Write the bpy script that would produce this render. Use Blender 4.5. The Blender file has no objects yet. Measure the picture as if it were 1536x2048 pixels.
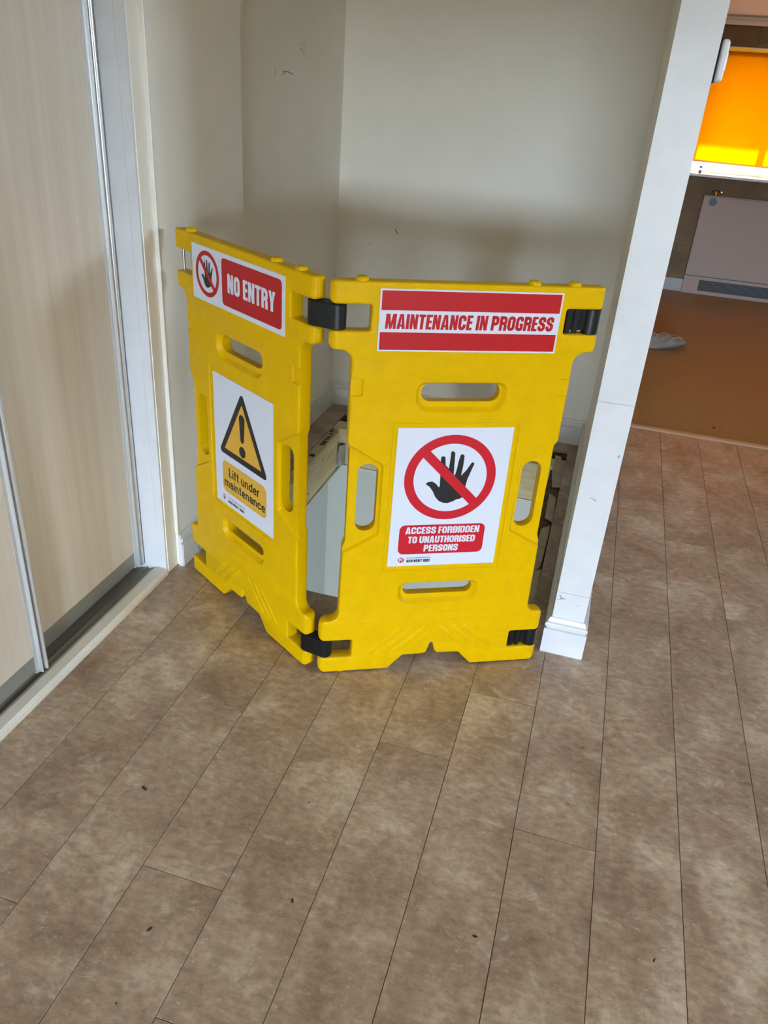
import bpy, bmesh, math, random
from math import sin, cos, pi, radians, hypot, atan2
from mathutils import Vector, Matrix
from mathutils.geometry import tessellate_polygon

random.seed(7)
SC = bpy.context.scene
COL = SC.collection

# ------------------------------------------------------------------ camera
cam_data = bpy.data.cameras.new('camera')
cam = bpy.data.objects.new('camera', cam_data)
COL.objects.link(cam)
right = Vector((0.95721892, 0.28130488, 0.0678197))
down = Vector((0.19286711, -0.44551059, -0.87425545))
fwd = Vector((-0.21571793, 0.84993404, -0.48070562))
M = Matrix((right, -down, -fwd)).transposed().to_4x4()
M.translation = Vector((0, 0, 1.55))
cam.matrix_world = M
cam_data.sensor_fit = 'VERTICAL'
cam_data.sensor_height = 36.0
cam_data.lens = 1572.0 / 2048.0 * 36.0
cam_data.clip_start = 0.02
SC.camera = cam

# ------------------------------------------------------------------ world
W = bpy.data.worlds.new('sky')
SC.world = W
W.use_nodes = True
nt = W.node_tree
nt.nodes.clear()
wo = nt.nodes.new('ShaderNodeOutputWorld')
bg = nt.nodes.new('ShaderNodeBackground')
tc = nt.nodes.new('ShaderNodeTexCoord')
sx = nt.nodes.new('ShaderNodeSeparateXYZ')
rp = nt.nodes.new('ShaderNodeValToRGB')
mr = nt.nodes.new('ShaderNodeMapRange')
mr.inputs['From Min'].default_value = -1
mr.inputs['From Max'].default_value = 1
nt.links.new(tc.outputs['Generated'], sx.inputs[0])
nt.links.new(sx.outputs['Z'], mr.inputs['Value'])
nt.links.new(mr.outputs[0], rp.inputs[0])
rp.color_ramp.elements[0].position = 0.496
rp.color_ramp.elements[0].color = (0.04, 0.04, 0.035, 1)
rp.color_ramp.elements[1].position = 0.504
rp.color_ramp.elements[1].color = (0.66, 0.80, 0.98, 1)
nt.links.new(rp.outputs[0], bg.inputs['Color'])
bg.inputs['Strength'].default_value = 58.0
nt.links.new(bg.outputs[0], wo.inputs['Surface'])

# ------------------------------------------------------------------ lights, exposure
def light(name, kind, loc, rot, energy, color=(1, 1, 1), **kw):
    d = bpy.data.lights.new(name, kind)
    d.energy = energy
    d.color = color
    portal = kw.pop('portal', False)
    for k, v in kw.items():
        setattr(d, k, v)
    o = bpy.data.objects.new(name, d)
    COL.objects.link(o)
    o.location = loc
    o.rotation_euler = rot
    if portal:
        d.cycles.is_portal = True
    return o

# sun behind the kitchen: comes in low-angled under the eave on to the blind
sun = light('sun', 'SUN', (1.5, 14, 8), (0, 0, 0), 52.0, (1.0, 0.93, 0.80), angle=radians(1.6))
sun.rotation_euler = Vector((-0.06, -1.0, -1.03)).to_track_quat('-Z', 'Y').to_euler()
# daylight portals in the two window openings
HWX0, HWX1, HWZ0, HWZ1, HWY = -0.5, 2.2, 0.02, 2.05, -7.0      # glazed hall window behind the camera
KWX0, KWX1, KWZ0, KWZ1, KWY = 0.48, 2.25, 1.02, 1.985, 8.0      # kitchen window
light('hall_window_portal', 'AREA', ((HWX0 + HWX1) / 2, HWY - 0.02, (HWZ0 + HWZ1) / 2), (radians(90), 0, 0), 1,
      shape='RECTANGLE', size=HWX1 - HWX0, size_y=HWZ1 - HWZ0, portal=True)
light('kitchen_window_portal', 'AREA', ((KWX0 + KWX1) / 2, KWY + 0.15, (KWZ0 + KWZ1) / 2), (radians(-90), 0, 0), 1,
      shape='RECTANGLE', size=KWX1 - KWX0, size_y=KWZ1 - KWZ0, portal=True)
RWY0, RWY1, RWZ0, RWZ1 = 1.55, 2.15, 1.55, 2.10                 # unseen window added in the right wall to light the left side
light('added_window_portal', 'AREA', (2.34, (RWY0 + RWY1) / 2, (RWZ0 + RWZ1) / 2), (radians(90), 0, radians(90)), 1,
      shape='RECTANGLE', size=RWY1 - RWY0, size_y=RWZ1 - RWZ0, portal=True)
# added unseen fill lights: in the hall and below the trapdoor opening
light('hall_fill_light', 'AREA', (0.6, 0.6, 2.27), (0, 0, 0), 3, (1.0, 0.86, 0.68), shape='DISK', size=0.5)
light('lower_room_fill_light', 'AREA', (-0.2, 0.9, -0.32), (radians(48), 0, 0), 42, (0.86, 0.95, 1.0), shape='DISK', size=0.7)

SC.view_settings.view_transform = 'Standard'
SC.view_settings.look = 'None'
SC.view_settings.exposure = 0.62
SC.view_settings.gamma = 1.0
SC.view_settings.use_curve_mapping = False
SC.cycles.max_bounces = 10
SC.cycles.diffuse_bounces = 6
SC.cycles.transparent_max_bounces = 12
SC.cycles.sample_clamp_indirect = 8.0
SC.cycles.caustics_reflective = False
SC.cycles.caustics_refractive = False
SC.cycles.use_denoising = True

# ------------------------------------------------------------------ materials
def lin(r, g, b):
    f = lambda c: (c / 255 / 12.92) if c / 255 <= 0.04045 else ((c / 255 + 0.055) / 1.055) ** 2.4
    return (f(r), f(g), f(b), 1)

def mat(name, col, rough=0.5, metal=0.0, spec=0.5, coat=0.0):
    m = bpy.data.materials.new(name)
    m.use_nodes = True
    b = m.node_tree.nodes['Principled BSDF']
    b.inputs['Base Color'].default_value = col
    b.inputs['Roughness'].default_value = rough
    b.inputs['Metallic'].default_value = metal
    b.inputs['Specular IOR Level'].default_value = spec
    b.inputs['Coat Weight'].default_value = coat
    return m

def noisy(m, c2, scale=8.0, lo=0.35, hi=0.65, stretch=(1, 1, 1), detail=6, rough=0.6, bump=0.0, bscale=None, rand=False, dist=0.0):
    """mix the base colour with c2 through a noise texture in object space; optional fine bump"""
    t = m.node_tree
    N, L = t.nodes, t.links
    b = N['Principled BSDF']
    tcn = N.new('ShaderNodeTexCoord')
    mp = N.new('ShaderNodeMapping')
    mp.inputs['Scale'].default_value = stretch
    L.new(tcn.outputs['Object'], mp.inputs['Vector'])
    if rand:
        oi = N.new('ShaderNodeObjectInfo')
        mu = N.new('ShaderNodeVectorMath'); mu.operation = 'SCALE'
        mu.inputs[0].default_value = (13.1, 7.7, 5.3)
        L.new(oi.outputs['Random'], mu.inputs['Scale'])
        L.new(mu.outputs[0], mp.inputs['Location'])
    nz = N.new('ShaderNodeTexNoise')
    nz.inputs['Scale'].default_value = scale
    nz.inputs['Detail'].default_value = detail
    nz.inputs['Roughness'].default_value = rough
    nz.inputs['Distortion'].default_value = dist
    L.new(mp.outputs[0], nz.inputs['Vector'])
    rr = N.new('ShaderNodeValToRGB')
    rr.color_ramp.elements[0].position = lo
    rr.color_ramp.elements[0].color = b.inputs['Base Color'].default_value[:]
    rr.color_ramp.elements[1].position = hi
    rr.color_ramp.elements[1].color = c2
    L.new(nz.outputs['Fac'], rr.inputs[0])
    L.new(rr.outputs[0], b.inputs['Base Color'])
    if bump:
        n2 = N.new('ShaderNodeTexNoise')
        n2.inputs['Scale'].default_value = bscale or scale * 6
        n2.inputs['Detail'].default_value = 3
        L.new(mp.outputs[0], n2.inputs['Vector'])
        bp = N.new('ShaderNodeBump')
        bp.inputs['Strength'].default_value = bump
        bp.inputs['Distance'].default_value = 0.002
        L.new(n2.outputs['Fac'], bp.inputs['Height'])
        L.new(bp.outputs[0], b.inputs['Normal'])
    return m

M_wall = noisy(mat('wall_paint', lin(238, 232, 219), 0.38, spec=0.5), lin(233, 227, 213), 3, bump=0.08, bscale=160)
M_white = noisy(mat('white_gloss_paint', lin(210, 212, 215), 0.35), lin(203, 205, 208), 12, bump=0.05, bscale=60)
M_skirt = noisy(mat('skirting_paint', lin(222, 220, 212), 0.38), lin(214, 211, 202), 10)
M_ceil = mat('ceiling_paint', lin(225, 220, 212), 0.8)
M_lower = mat('pale_blue_grey_paint', lin(206, 214, 214), 0.6)
M_yellow = noisy(mat('yellow_polyethylene', lin(209, 167, 0), 0.38, spec=0.12), lin(203, 161, 0), 20, bump=0.10, bscale=420)
M_black = mat('black_plastic', lin(15, 16, 17), 0.42, spec=0.35)
M_ink = mat('black_ink', lin(22, 22, 24), 0.45)
M_red = mat('sign_red_ink', lin(182, 18, 34), 0.4)
M_red2 = mat('sign_crimson_ink', lin(170, 2, 18), 0.4)
M_rededge = mat('sign_red_outline', lin(120, 8, 30), 0.4)
M_sign = mat('sign_white', lin(202, 206, 216), 0.4, spec=0.3)
M_amber = mat('sign_amber_ink', lin(206, 158, 50), 0.4)
M_steel = mat('steel', lin(190, 192, 195), 0.25, 1.0)
M_alu = mat('satin_aluminium', lin(218, 220, 222), 0.22, 0.6)
M_rail = mat('grey_aluminium_rail', lin(150, 150, 142), 0.40, 0.35)
M_track = mat('dark_track', lin(132, 130, 122), 0.4, 0.3)
M_gap = mat('dark_gap', lin(24, 22, 20), 0.9)
M_birch = noisy(mat('birch_laminate', lin(216, 207, 192), 0.42), lin(206, 195, 177), 3.0, stretch=(1, 9, 0.35), bump=0.05, bscale=30)
M_timber = noisy(mat('sawn_pine', lin(216, 206, 166), 0.75), lin(196, 182, 140), 5, stretch=(1.5, 1.0, 9), dist=0.6, bump=0.2, bscale=60)
M_timber_top = noisy(mat('sawn_pine_top', lin(160, 146, 116), 0.8), lin(132, 118, 94), 5, stretch=(6, 1.0, 6), bump=0.2, bscale=60)
M_slab = noisy(mat('chipboard', lin(120, 98, 72), 0.85), lin(92, 74, 54), 40)
M_scrap = noisy(mat('torn_underlay_board', lin(190, 179, 156), 0.85), lin(172, 160, 136), 14)
M_thr = mat('threshold_strip', lin(196, 160, 130), 0.3, 0.3)
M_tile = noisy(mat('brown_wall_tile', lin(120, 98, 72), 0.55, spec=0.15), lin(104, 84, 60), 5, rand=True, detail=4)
M_grout = mat('grout', lin(150, 136, 118), 0.9)
M_heater = mat('heater_enamel_shaded', lin(154, 138, 128), 0.45, spec=0.3)  # white enamel, darkened in the colour to stand for kitchen shade
M_grille = mat('heater_grille', lin(72, 72, 74), 0.6)
M_teal = mat('teal_sticker', lin(46, 82, 88), 0.5)
M_brass = mat('brass', lin(176, 130, 60), 0.35, 1.0)
M_vinyl = noisy(mat('brown_vinyl', lin(172, 138, 88), 0.42, spec=0.25), lin(142, 110, 66), 90, detail=2, bump=0.06, bscale=200)
M_grit = mat('dark_grit', lin(40, 28, 20), 0.9)
M_scuff = mat('scuff', lin(158, 152, 138), 0.8)
M_ground = mat('outside_ground', lin(62, 62, 52), 0.9)
M_eave = mat('eave_paint', lin(170, 165, 158), 0.8)

def plank_mat():
    m = mat('stone_look_laminate', lin(140, 118, 98), 0.34, spec=0.5)
    t = m.node_tree
    N, L = t.nodes, t.links
    b = N['Principled BSDF']
    tcn = N.new('ShaderNodeTexCoord')
    oi = N.new('ShaderNodeObjectInfo')
    mu = N.new('ShaderNodeVectorMath'); mu.operation = 'SCALE'
    mu.inputs[0].default_value = (17.0, 9.0, 0.0)
    L.new(oi.outputs['Random'], mu.inputs['Scale'])
    ad = N.new('ShaderNodeVectorMath'); ad.operation = 'ADD'
    L.new(tcn.outputs['Object'], ad.inputs[0]); L.new(mu.outputs[0], ad.inputs[1])
    def nz(scale, detail, rough, dist, stretch=(1, 1, 1)):
        mp = N.new('ShaderNodeMapping'); mp.inputs['Scale'].default_value = stretch
        L.new(ad.outputs[0], mp.inputs['Vector'])
        n = N.new('ShaderNodeTexNoise')
        n.inputs['Scale'].default_value = scale; n.inputs['Detail'].default_value = detail
        n.inputs['Roughness'].default_value = rough; n.inputs['Distortion'].default_value = dist
        L.new(mp.outputs[0], n.inputs['Vector'])
        return n
    def ramp(src, stops):
        r = N.new('ShaderNodeValToRGB')
        e = r.color_ramp.elements
        e[0].position, e[0].color = stops[0]
        e[1].position, e[1].color = stops[-1]
        for p, c in stops[1:-1]:
            x = e.new(p); x.color = c
        L.new(src, r.inputs[0])
        return r
    big = ramp(nz(5.5, 5, 0.62, 0.5, (1.0, 0.8, 1)).outputs['Fac'],
               [(0.30, lin(134, 112, 93)), (0.45, lin(157, 135, 115)), (0.57, lin(170, 150, 130)), (0.70, lin(196, 182, 162))])
    fine = ramp(nz(34, 8, 0.72, 0.25, (1, 1.6, 1)).outputs['Fac'], [(0.30, (0.66, 0.64, 0.62, 1)), (0.50, (1, 1, 1, 1)), (0.68, (1.34, 1.33, 1.30, 1))])
    mx = N.new('ShaderNodeMix'); mx.data_type = 'RGBA'; mx.blend_type = 'MULTIPLY'
    mx.inputs['Factor'].default_value = 1.0
    L.new(big.outputs[0], mx.inputs['A']); L.new(fine.outputs[0], mx.inputs['B'])
    vein = ramp(nz(12, 7, 0.74, 0.5, (1, 1.5, 1)).outputs['Fac'], [(0.57, (0, 0, 0, 1)), (0.70, (0.65, 0.65, 0.65, 1))])
    m2 = N.new('ShaderNodeMix'); m2.data_type = 'RGBA'
    m2.inputs['B'].default_value = lin(205, 195, 178)
    L.new(vein.outputs[0], m2.inputs['Factor']); L.new(mx.outputs['Result'], m2.inputs['A'])
    fleck = ramp(nz(75, 3, 0.55, 0.3, (1, 1.8, 1)).outputs['Fac'], [(0.66, (0, 0, 0, 1)), (0.74, (0.6, 0.6, 0.6, 1))])
    m3 = N.new('ShaderNodeMix'); m3.data_type = 'RGBA'
    m3.inputs['B'].default_value = lin(214, 202, 184)
    L.new(fleck.outputs[0], m3.inputs['Factor']); L.new(m2.outputs['Result'], m3.inputs['A'])
    L.new(m3.outputs['Result'], b.inputs['Base Color'])
    bn = nz(60, 4, 0.6, 0.4)
    bp = N.new('ShaderNodeBump'); bp.inputs['Strength'].default_value = 0.12; bp.inputs['Distance'].default_value = 0.002
    L.new(bn.outputs['Fac'], bp.inputs['Height']); L.new(bp.outputs[0], b.inputs['Normal'])
    return m
M_plank = plank_mat()

def blind_mat(name, dc, tc_, fac):
    m = bpy.data.materials.new(name)
    m.use_nodes = True
    N, L = m.node_tree.nodes, m.node_tree.links
    N.clear()
    o = N.new('ShaderNodeOutputMaterial')
    mix = N.new('ShaderNodeMixShader'); mix.inputs[0].default_value = fac
    d = N.new('ShaderNodeBsdfDiffuse'); d.inputs['Color'].default_value = dc
    t = N.new('ShaderNodeBsdfTranslucent'); t.inputs['Color'].default_value = tc_
    L.new(d.outputs[0], mix.inputs[1]); L.new(t.outputs[0], mix.inputs[2]); L.new(mix.outputs[0], o.inputs[0])
    return m
M_blind = blind_mat('orange_blind_fabric', (0.55, 0.15, 0.0, 1), (0.36, 0.082, 0.0, 1), 0.62)

def glass_mat():
    m = bpy.data.materials.new('window_glass')
    m.use_nodes = True
    N, L = m.node_tree.nodes, m.node_tree.links
    N.clear()
    o = N.new('ShaderNodeOutputMaterial')
    mix = N.new('ShaderNodeMixShader'); mix.inputs[0].default_value = 0.06
    t = N.new('ShaderNodeBsdfTransparent'); t.inputs['Color'].default_value = (0.97, 0.98, 0.98, 1)
    g = N.new('ShaderNodeBsdfGlossy'); g.inputs['Roughness'].default_value = 0.02
    L.new(t.outputs[0], mix.inputs[1]); L.new(g.outputs[0], mix.inputs[2]); L.new(mix.outputs[0], o.inputs[0])
    return m
M_glass = glass_mat()
M_roll = blind_mat('rolled_blind_fabric', (0.8, 0.5, 0.12, 1), (0.95, 0.72, 0.18, 1), 0.6)

def film_mat():
    m = mat('crinkled_clear_film', lin(150, 146, 140), 0.10, spec=1.0, coat=1.0)
    b = m.node_tree.nodes['Principled BSDF']
    b.inputs['Transmission Weight'].default_value = 0.25
    return m
M_film = film_mat()

# ------------------------------------------------------------------ mesh helpers
def quad(bm, pts, mi=0):
    f = bm.faces.new([bm.verts.new(p) for p in pts]); f.material_index = mi
    return f

def box(bm, x0, x1, y0, y1, z0, z1, mi=0, bev=0.0, seg=1):
    v = [bm.verts.new(p) for p in ((x0, y0, z0), (x1, y0, z0), (x1, y1, z0), (x0, y1, z0), (x0, y0, z1), (x1, y0, z1), (x1, y1, z1), (x0, y1, z1))]
    fs = []
    for i in ((3, 2, 1, 0), (4, 5, 6, 7), (0, 1, 5, 4), (1, 2, 6, 5), (2, 3, 7, 6), (3, 0, 4, 7)):
        f = bm.faces.new([v[k] for k in i]); f.material_index = mi; fs.append(f)
    if bev:
        es = list({e for f in fs for e in f.edges})
        r = bmesh.ops.bevel(bm, geom=es, offset=bev, segments=seg, profile=0.5, affect='EDGES')
        for f in r['faces']:
            f.material_index = mi
    return v

def prism(bm, poly, axis, a0, a1, mi=0):
    """extrude a 2D polygon (list of 2-tuples) along an axis: x -> (a,p0,p1), y -> (p0,a,p1), z -> (p0,p1,a)"""
    def P(p, a):
        return {'x': (a, p[0], p[1]), 'y': (p[0], a, p[1]), 'z': (p[0], p[1], a)}[axis]
    A = [bm.verts.new(P(p, a0)) for p in poly]
    B = [bm.verts.new(P(p, a1)) for p in poly]
    n = len(poly)
    fs = [bm.faces.new(A), bm.faces.new(B[::-1])]
    for i in range(n):
        fs.append(bm.faces.new([A[i], B[i], B[(i + 1) % n], A[(i + 1) % n]]))
    for f in fs:
        f.material_index = mi
    return fs

def cyl(bm, c, r, z0, z1, n=20, mi=0, r2=None, axis='z'):
    r2 = r if r2 is None else r2
    def P(a, rad, h):
        u, w = rad * cos(a), rad * sin(a)
        return {'z': (c[0] + u, c[1] + w, h), 'y': (c[0] + u, h, c[1] + w), 'x': (h, c[0] + u, c[1] + w)}[axis]
    A = [bm.verts.new(P(2 * pi * i / n, r, z0)) for i in range(n)]
    B = [bm.verts.new(P(2 * pi * i / n, r2, z1)) for i in range(n)]
    fs = [bm.faces.new(A[::-1]), bm.faces.new(B)]
    for i in range(n):
        fs.append(bm.faces.new([A[i], A[(i + 1) % n], B[(i + 1) % n], B[i]]))
    for f in fs:
        f.material_index = mi

def dome(bm, c, r, h, up=1, n=20, rings=5, mi=0):
    """low rounded boss on a horizontal surface at c, bulging up (+1) or down (-1)"""
    prev = [bm.verts.new((c[0] + r * cos(2 * pi * i / n), c[1] + r * sin(2 * pi * i / n), c[2] - up * 0.004)) for i in range(n)]
    bm.faces.new(prev)
    for k in range(0, rings + 1):
        a = k / rings * pi / 2
        rr, zz = r * (0.55 + 0.45 * cos(a)), h * sin(a)
        cur = [bm.verts.new((c[0] + rr * cos(2 * pi * i / n), c[1] + rr * sin(2 * pi * i / n), c[2] + up * zz)) for i in range(n)]
        for i in range(n):
            bm.faces.new([prev[i], prev[(i + 1) % n], cur[(i + 1) % n], cur[i]])
        prev = cur
    bm.faces.new(prev)

def rpath(pts, closed=True, n=5):
    """pts: (x, y, radius) polyline with rounded corners -> list of (x, y)"""
    out = []
    N = len(pts)
    for i, (x, y, r) in enumerate(pts):
        if (not closed and i in (0, N - 1)) or r <= 0:
            out.append((x, y)); continue
        p0, p1 = Vector(pts[i - 1][:2]), Vector(pts[(i + 1) % N][:2])
        c = Vector((x, y))
        a, b = (p0 - c), (p1 - c)
        la, lb = a.length, b.length
        a.normalize(); b.normalize()
        ang = math.acos(max(-1, min(1, a.dot(b))))
        if ang > pi - 0.02:
            out.append((x, y)); continue
        d = min(r / math.tan(ang / 2), la * 0.49, lb * 0.49)
        rr = d * math.tan(ang / 2)
        cc = c + (a + b).normalized() * (rr / sin(ang / 2))
        s, e = c + a * d - cc, c + b * d - cc
        a0, a1 = atan2(s.y, s.x), atan2(e.y, e.x)
        da = (a1 - a0 + pi) % (2 * pi) - pi
        m = max(2, int(n * abs(da) / (pi / 2) + 0.5))
        for k in range(m + 1):
            t = a0 + da * k / m
            out.append((cc.x + rr * cos(t), cc.y + rr * sin(t)))
    return out

def area2(p):
    return sum(p[i][0] * p[(i + 1) % len(p)][1] - p[(i + 1) % len(p)][0] * p[i][1] for i in range(len(p)))

def offset(poly, d):
    """shrink (d>0) a CCW polygon by mitred vertex normals; for a CW one this grows the hole"""
    n = len(poly)
    out = []
    for i in range(n):
        a, b, c = Vector(poly[i - 1]), Vector(poly[i]), Vector(poly[(i + 1) % n])
        e1, e2 = (b - a), (c - b)
        if e1.length < 1e-9: e1 = e2
        if e2.length < 1e-9: e2 = e1
        n1 = Vector((-e1.y, e1.x)).normalized(); n2 = Vector((-e2.y, e2.x)).normalized()
        m = n1 + n2
        if m.length < 1e-6:
            m = n1
        m.normalize()
        k = min(1 / max(0.35, m.dot(n1)), 2.0)
        out.append((b.x + m.x * d * k, b.y + m.y * d * k))
    return out

def slab(bm, outer, holes, y0, y1, bev, steps=3, mi=0):
    """bevelled plate in the XZ plane, from y0 (front) to y1, with through holes"""
    loops = [outer if area2(outer) > 0 else outer[::-1]] + [h if area2(h) < 0 else h[::-1] for h in holes]
    prof = []
    for k in range(steps + 1):
        a = pi / 2 * k / steps
        prof.append((y0 + bev * (1 - sin(a)), bev * (1 - cos(a))))
    prof = prof[::-1]                       # front cap ring first
    back = [(y1 - (y - y0), o) for y, o in prof[::-1]]
    prof = prof + back
    capA, capB = [], []
    for lp in loops:
        rings = []
        for y, o in prof:
            q = offset(lp, o)
            rings.append([bm.verts.new((p[0], y, p[1])) for p in q])
        n = len(lp)
        for r0, r1 in zip(rings[:-1], rings[1:]):
            for i in range(n):
                f = bm.faces.new([r0[i], r1[i], r1[(i + 1) % n], r0[(i + 1) % n]]); f.material_index = mi
        capA.append(rings[0]); capB.append(rings[-1])
    for cap in (capA, capB):
        flat = [v for l in cap for v in l]
        for t in tessellate_polygon([[Vector((v.co.x, v.co.z, 0)) for v in l] for l in cap]):
            try:
                f = bm.faces.new([flat[k] for k in t]); f.material_index = mi
            except ValueError:
                pass

def taper(bm, poly, y_front, y_back, grow):
    """tapered cutter, wider at the front"""
    if area2(poly) < 0:
        poly = poly[::-1]
    A = offset(poly, -grow)
    n = len(poly)
    fa = [bm.verts.new((p[0], y_front, p[1])) for p in A]
    fb = [bm.verts.new((p[0], y_back, p[1])) for p in poly]
    bm.faces.new(fa); bm.faces.new(fb[::-1])
    for i in range(n):
        bm.faces.new([fa[i], fb[i], fb[(i + 1) % n], fa[(i + 1) % n]])

def finish(bm, name, mats, smooth=None, recalc=True):
    if recalc:
        bmesh.ops.recalc_face_normals(bm, faces=bm.faces)
    me = bpy.data.meshes.new(name)
    bm.to_mesh(me); bm.free()
    for m in (mats if isinstance(mats, (list, tuple)) else [mats]):
        me.materials.append(m)
    if smooth is not None:
        for p in me.polygons:
            p.use_smooth = True
        me.set_sharp_from_angle(angle=radians(smooth))
    return me

def obj(name, me, parent=None, loc=(0, 0, 0), rotz=0.0, label=None, cat=None, group=None, kind=None):
    o = bpy.data.objects.new(name, me)
    COL.objects.link(o)
    o.location = loc
    o.rotation_euler = (0, 0, rotz)
    if parent: o.parent = parent
    if label: o['label'] = label
    if cat: o['category'] = cat
    if group: o['group'] = group
    if kind: o['kind'] = kind
    return o

def struct(name, me, **k):
    return obj(name, me, kind='structure', **k)

def boxes(name, mats, *bs, bev=0.0, seg=1):
    bm = bmesh.new()
    for b in bs:
        box(bm, *b[:6], mi=b[6] if len(b) > 6 else 0, bev=bev, seg=seg)
    return finish(bm, name, mats)

# ================================================================== SETTING
CZ = 2.30      # hall ceiling
XL = -1.265
HX0, HX1, HY0, HY1 = -1.19, -0.026, 2.10, 3.69     # opening in the floor
FT = -0.0085   # top of the base slab under the planks
base = boxes('floor', [M_slab],
             (-3.1, HX0, -7.15, 4.215, -0.2, FT), (HX1, 2.42, -7.15, 4.215, -0.2, FT),
             (HX0, HX1, -7.15, HY0, -0.2, FT), (HX0, HX1, HY1, 4.215, -0.2, FT))
floor = struct('floor', base)

# laminate planks, each its own piece
PX0, PW, PLEN = -1.312, 0.19287, 1.273
phase = {1: .813, 2: 1.706, 3: .977, 4: .703, 5: 1.513, 6: 1.797, 7: 1.353, 8: 2.017, 9: 1.704, 10: 2.481, 11: 4.09, 0: 3.52}
def clip(r, hole):
    """rectangle minus rectangle -> list of rectangles"""
    x0, x1, y0, y1 = r
    a0, a1, b0, b1 = hole
    if x1 <= a0 or x0 >= a1 or y1 <= b0 or y0 >= b1:
        return [r]
    out = []
    if y0 < b0: out.append((x0, x1, y0, b0))
    if y1 > b1: out.append((x0, x1, b1, y1))
    m0, m1 = max(y0, b0), min(y1, b1)
    if x0 < a0: out.append((x0, a0, m0, m1))
    if x1 > a1: out.append((a1, x1, m0, m1))
    return out
GAP = 0.00075
for k in range(0, 19):
    xa, xb = PX0 + k * PW, PX0 + (k + 1) * PW
    ph = phase.get(k, random.random() * PLEN) % PLEN
    y = ph - 3 * PLEN
    while y < 4.19:
        ya, yb = max(y, -0.9), min(y + PLEN, 4.19)
        y += PLEN
        if yb - ya < 0.02: continue
        rs = [(max(xa, -1.312), min(xb, 2.30), ya, yb)]
        for hole in ((HX0, HX1, HY0, HY1), (0.028, 0.142, 2.072, 4.3), (-1.4, -1.263, -3, 2.082),
                     (-1.4, -1.248, 2.079, 2.645), (-1.4, 0.142, 3.815, 4.3)):
            rs = [q for r in rs for q in clip(r, hole)]
        rs = [r for r in rs if r[1] - r[0] > 0.006 and r[3] - r[2] > 0.006]
        if not rs: continue
        # pieces cut apart by the opening are pieces of their own
        groups = []
        for r in rs:
            for g in groups:
                if any(not (r[1] < q[0] - 1e-6 or r[0] > q[1] + 1e-6 or r[3] < q[2] - 1e-6 or r[2] > q[3] + 1e-6) for q in g):
                    g.append(r); break
            else:
                groups.append([r])
        for g in groups:
            bm = bmesh.new()
            for (x0, x1, y0, y1) in g:
                gx0 = GAP if abs(x0 - xa) < 1e-6 else 0
                gx1 = GAP if abs(x1 - xb) < 1e-6 else 0
                gy0 = 0.0006 if abs(y0 - ya) < 1e-6 else 0
                gy1 = 0.0006 if abs(y1 - yb) < 1e-6 else 0
                box(bm, x0 + gx0, x1 - gx1, y0 + gy0, y1 - gy1, -0.008, 0.0, bev=0.0006 if len(g) == 1 else 0)
            obj('plank', finish(bm, 'plank', M_plank), floor)

struct('floor_hall', boxes('floor_hall', [M_plank], (-3.0, 2.3, -7.0, -0.9, FT, 0.0)))
struct('floor_kitchen', boxes('floor_kitchen', [M_vinyl], (0.10, 2.9, 4.215, 8.02, -0.2, 0.001)))
bm = bmesh.new()
prism(bm, [(4.186, 0.0005), (4.190, 0.006), (4.200, 0.010), (4.222, 0.010), (4.234, 0.006), (4.240, 0.0015)], 'x', 0.134, 2.3)
struct('trim_1', finish(bm, 'threshold', M_thr, 40), label='brown metal threshold strip between plank floor and kitchen vinyl')

# ---- walls
struct('wall_left', boxes('wall_left', [M_wall],
       (-1.96, -1.42, -1.25, 2.3, -0.0, CZ), (-3.1, -1.42, -1.30, -1.25, 0, CZ), (-3.1, -3.0, -7.15, -1.30, 0, CZ), (-1.42, XL, 2.020, 2.082, 0, CZ), (-1.42, -1.254, 2.082, 2.64, 0, CZ),
       (-1.45, -1.313, 2.64, 3.82, 0, CZ)))
struct('wall_back', boxes('wall_back', [M_wall], (-1.45, 0.08, 3.82, 4.0, 0, CZ)))
# partition with its end face in two boards (hair crack between them)
pbm = bmesh.new()
box(pbm, 0.036, 0.133, 2.084, 4.215, 0, CZ, 0)
box(pbm, 0.036, 0.133, 2.080, 2.085, 0.0, 0.2205, 1)
box(pbm, 0.036, 0.133, 2.080, 2.085, 0.2215, CZ, 1)
struct('wall_partition', finish(pbm, 'wall_partition', [M_wall, M_white]))
struct('wall_right', boxes('wall_right', [M_wall], (2.30, 2.42, -7.15, RWY0, 0, CZ), (2.30, 2.42, RWY1, 4.215, 0, CZ), (2.30, 2.42, RWY0, RWY1, 0, RWZ0), (2.30, 2.42, RWY0, RWY1, RWZ1, CZ)))
struct('wall_front', boxes('wall_front', [M_wall],
       (-3.1, HWX0, HWY - .15, HWY, 0, CZ), (HWX1, 2.42, HWY - .15, HWY, 0, CZ),
       (HWX0, HWX1, HWY - .15, HWY, HWZ1, CZ), (HWX0, HWX1, HWY - .15, HWY, 0, HWZ0)))
struct('ceiling', boxes('ceiling', [M_ceil], (-3.1, 2.42, -7.15, 4.215, CZ, CZ + 0.1)))
# hall window behind the camera
w2 = bmesh.new()
for x in (HWX0 + 0.03, (HWX0 + HWX1) / 2, HWX1 - 0.03):
    box(w2, x - 0.03, x + 0.03, HWY - .12, HWY - .05, HWZ0, HWZ1)
for z in (HWZ0 + 0.03, HWZ1 - 0.03):
    box(w2, HWX0, HWX1, HWY - .115, HWY - .055, z - 0.03, z + 0.03)
win2 = struct('window_2', finish(w2, 'window_frame', M_white))
obj('pane', boxes('pane', [M_glass], (HWX0 + 0.05, HWX1 - 0.05, HWY - .09, HWY - .086, HWZ0 + 0.05, HWZ1 - 0.05)), win2)

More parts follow.
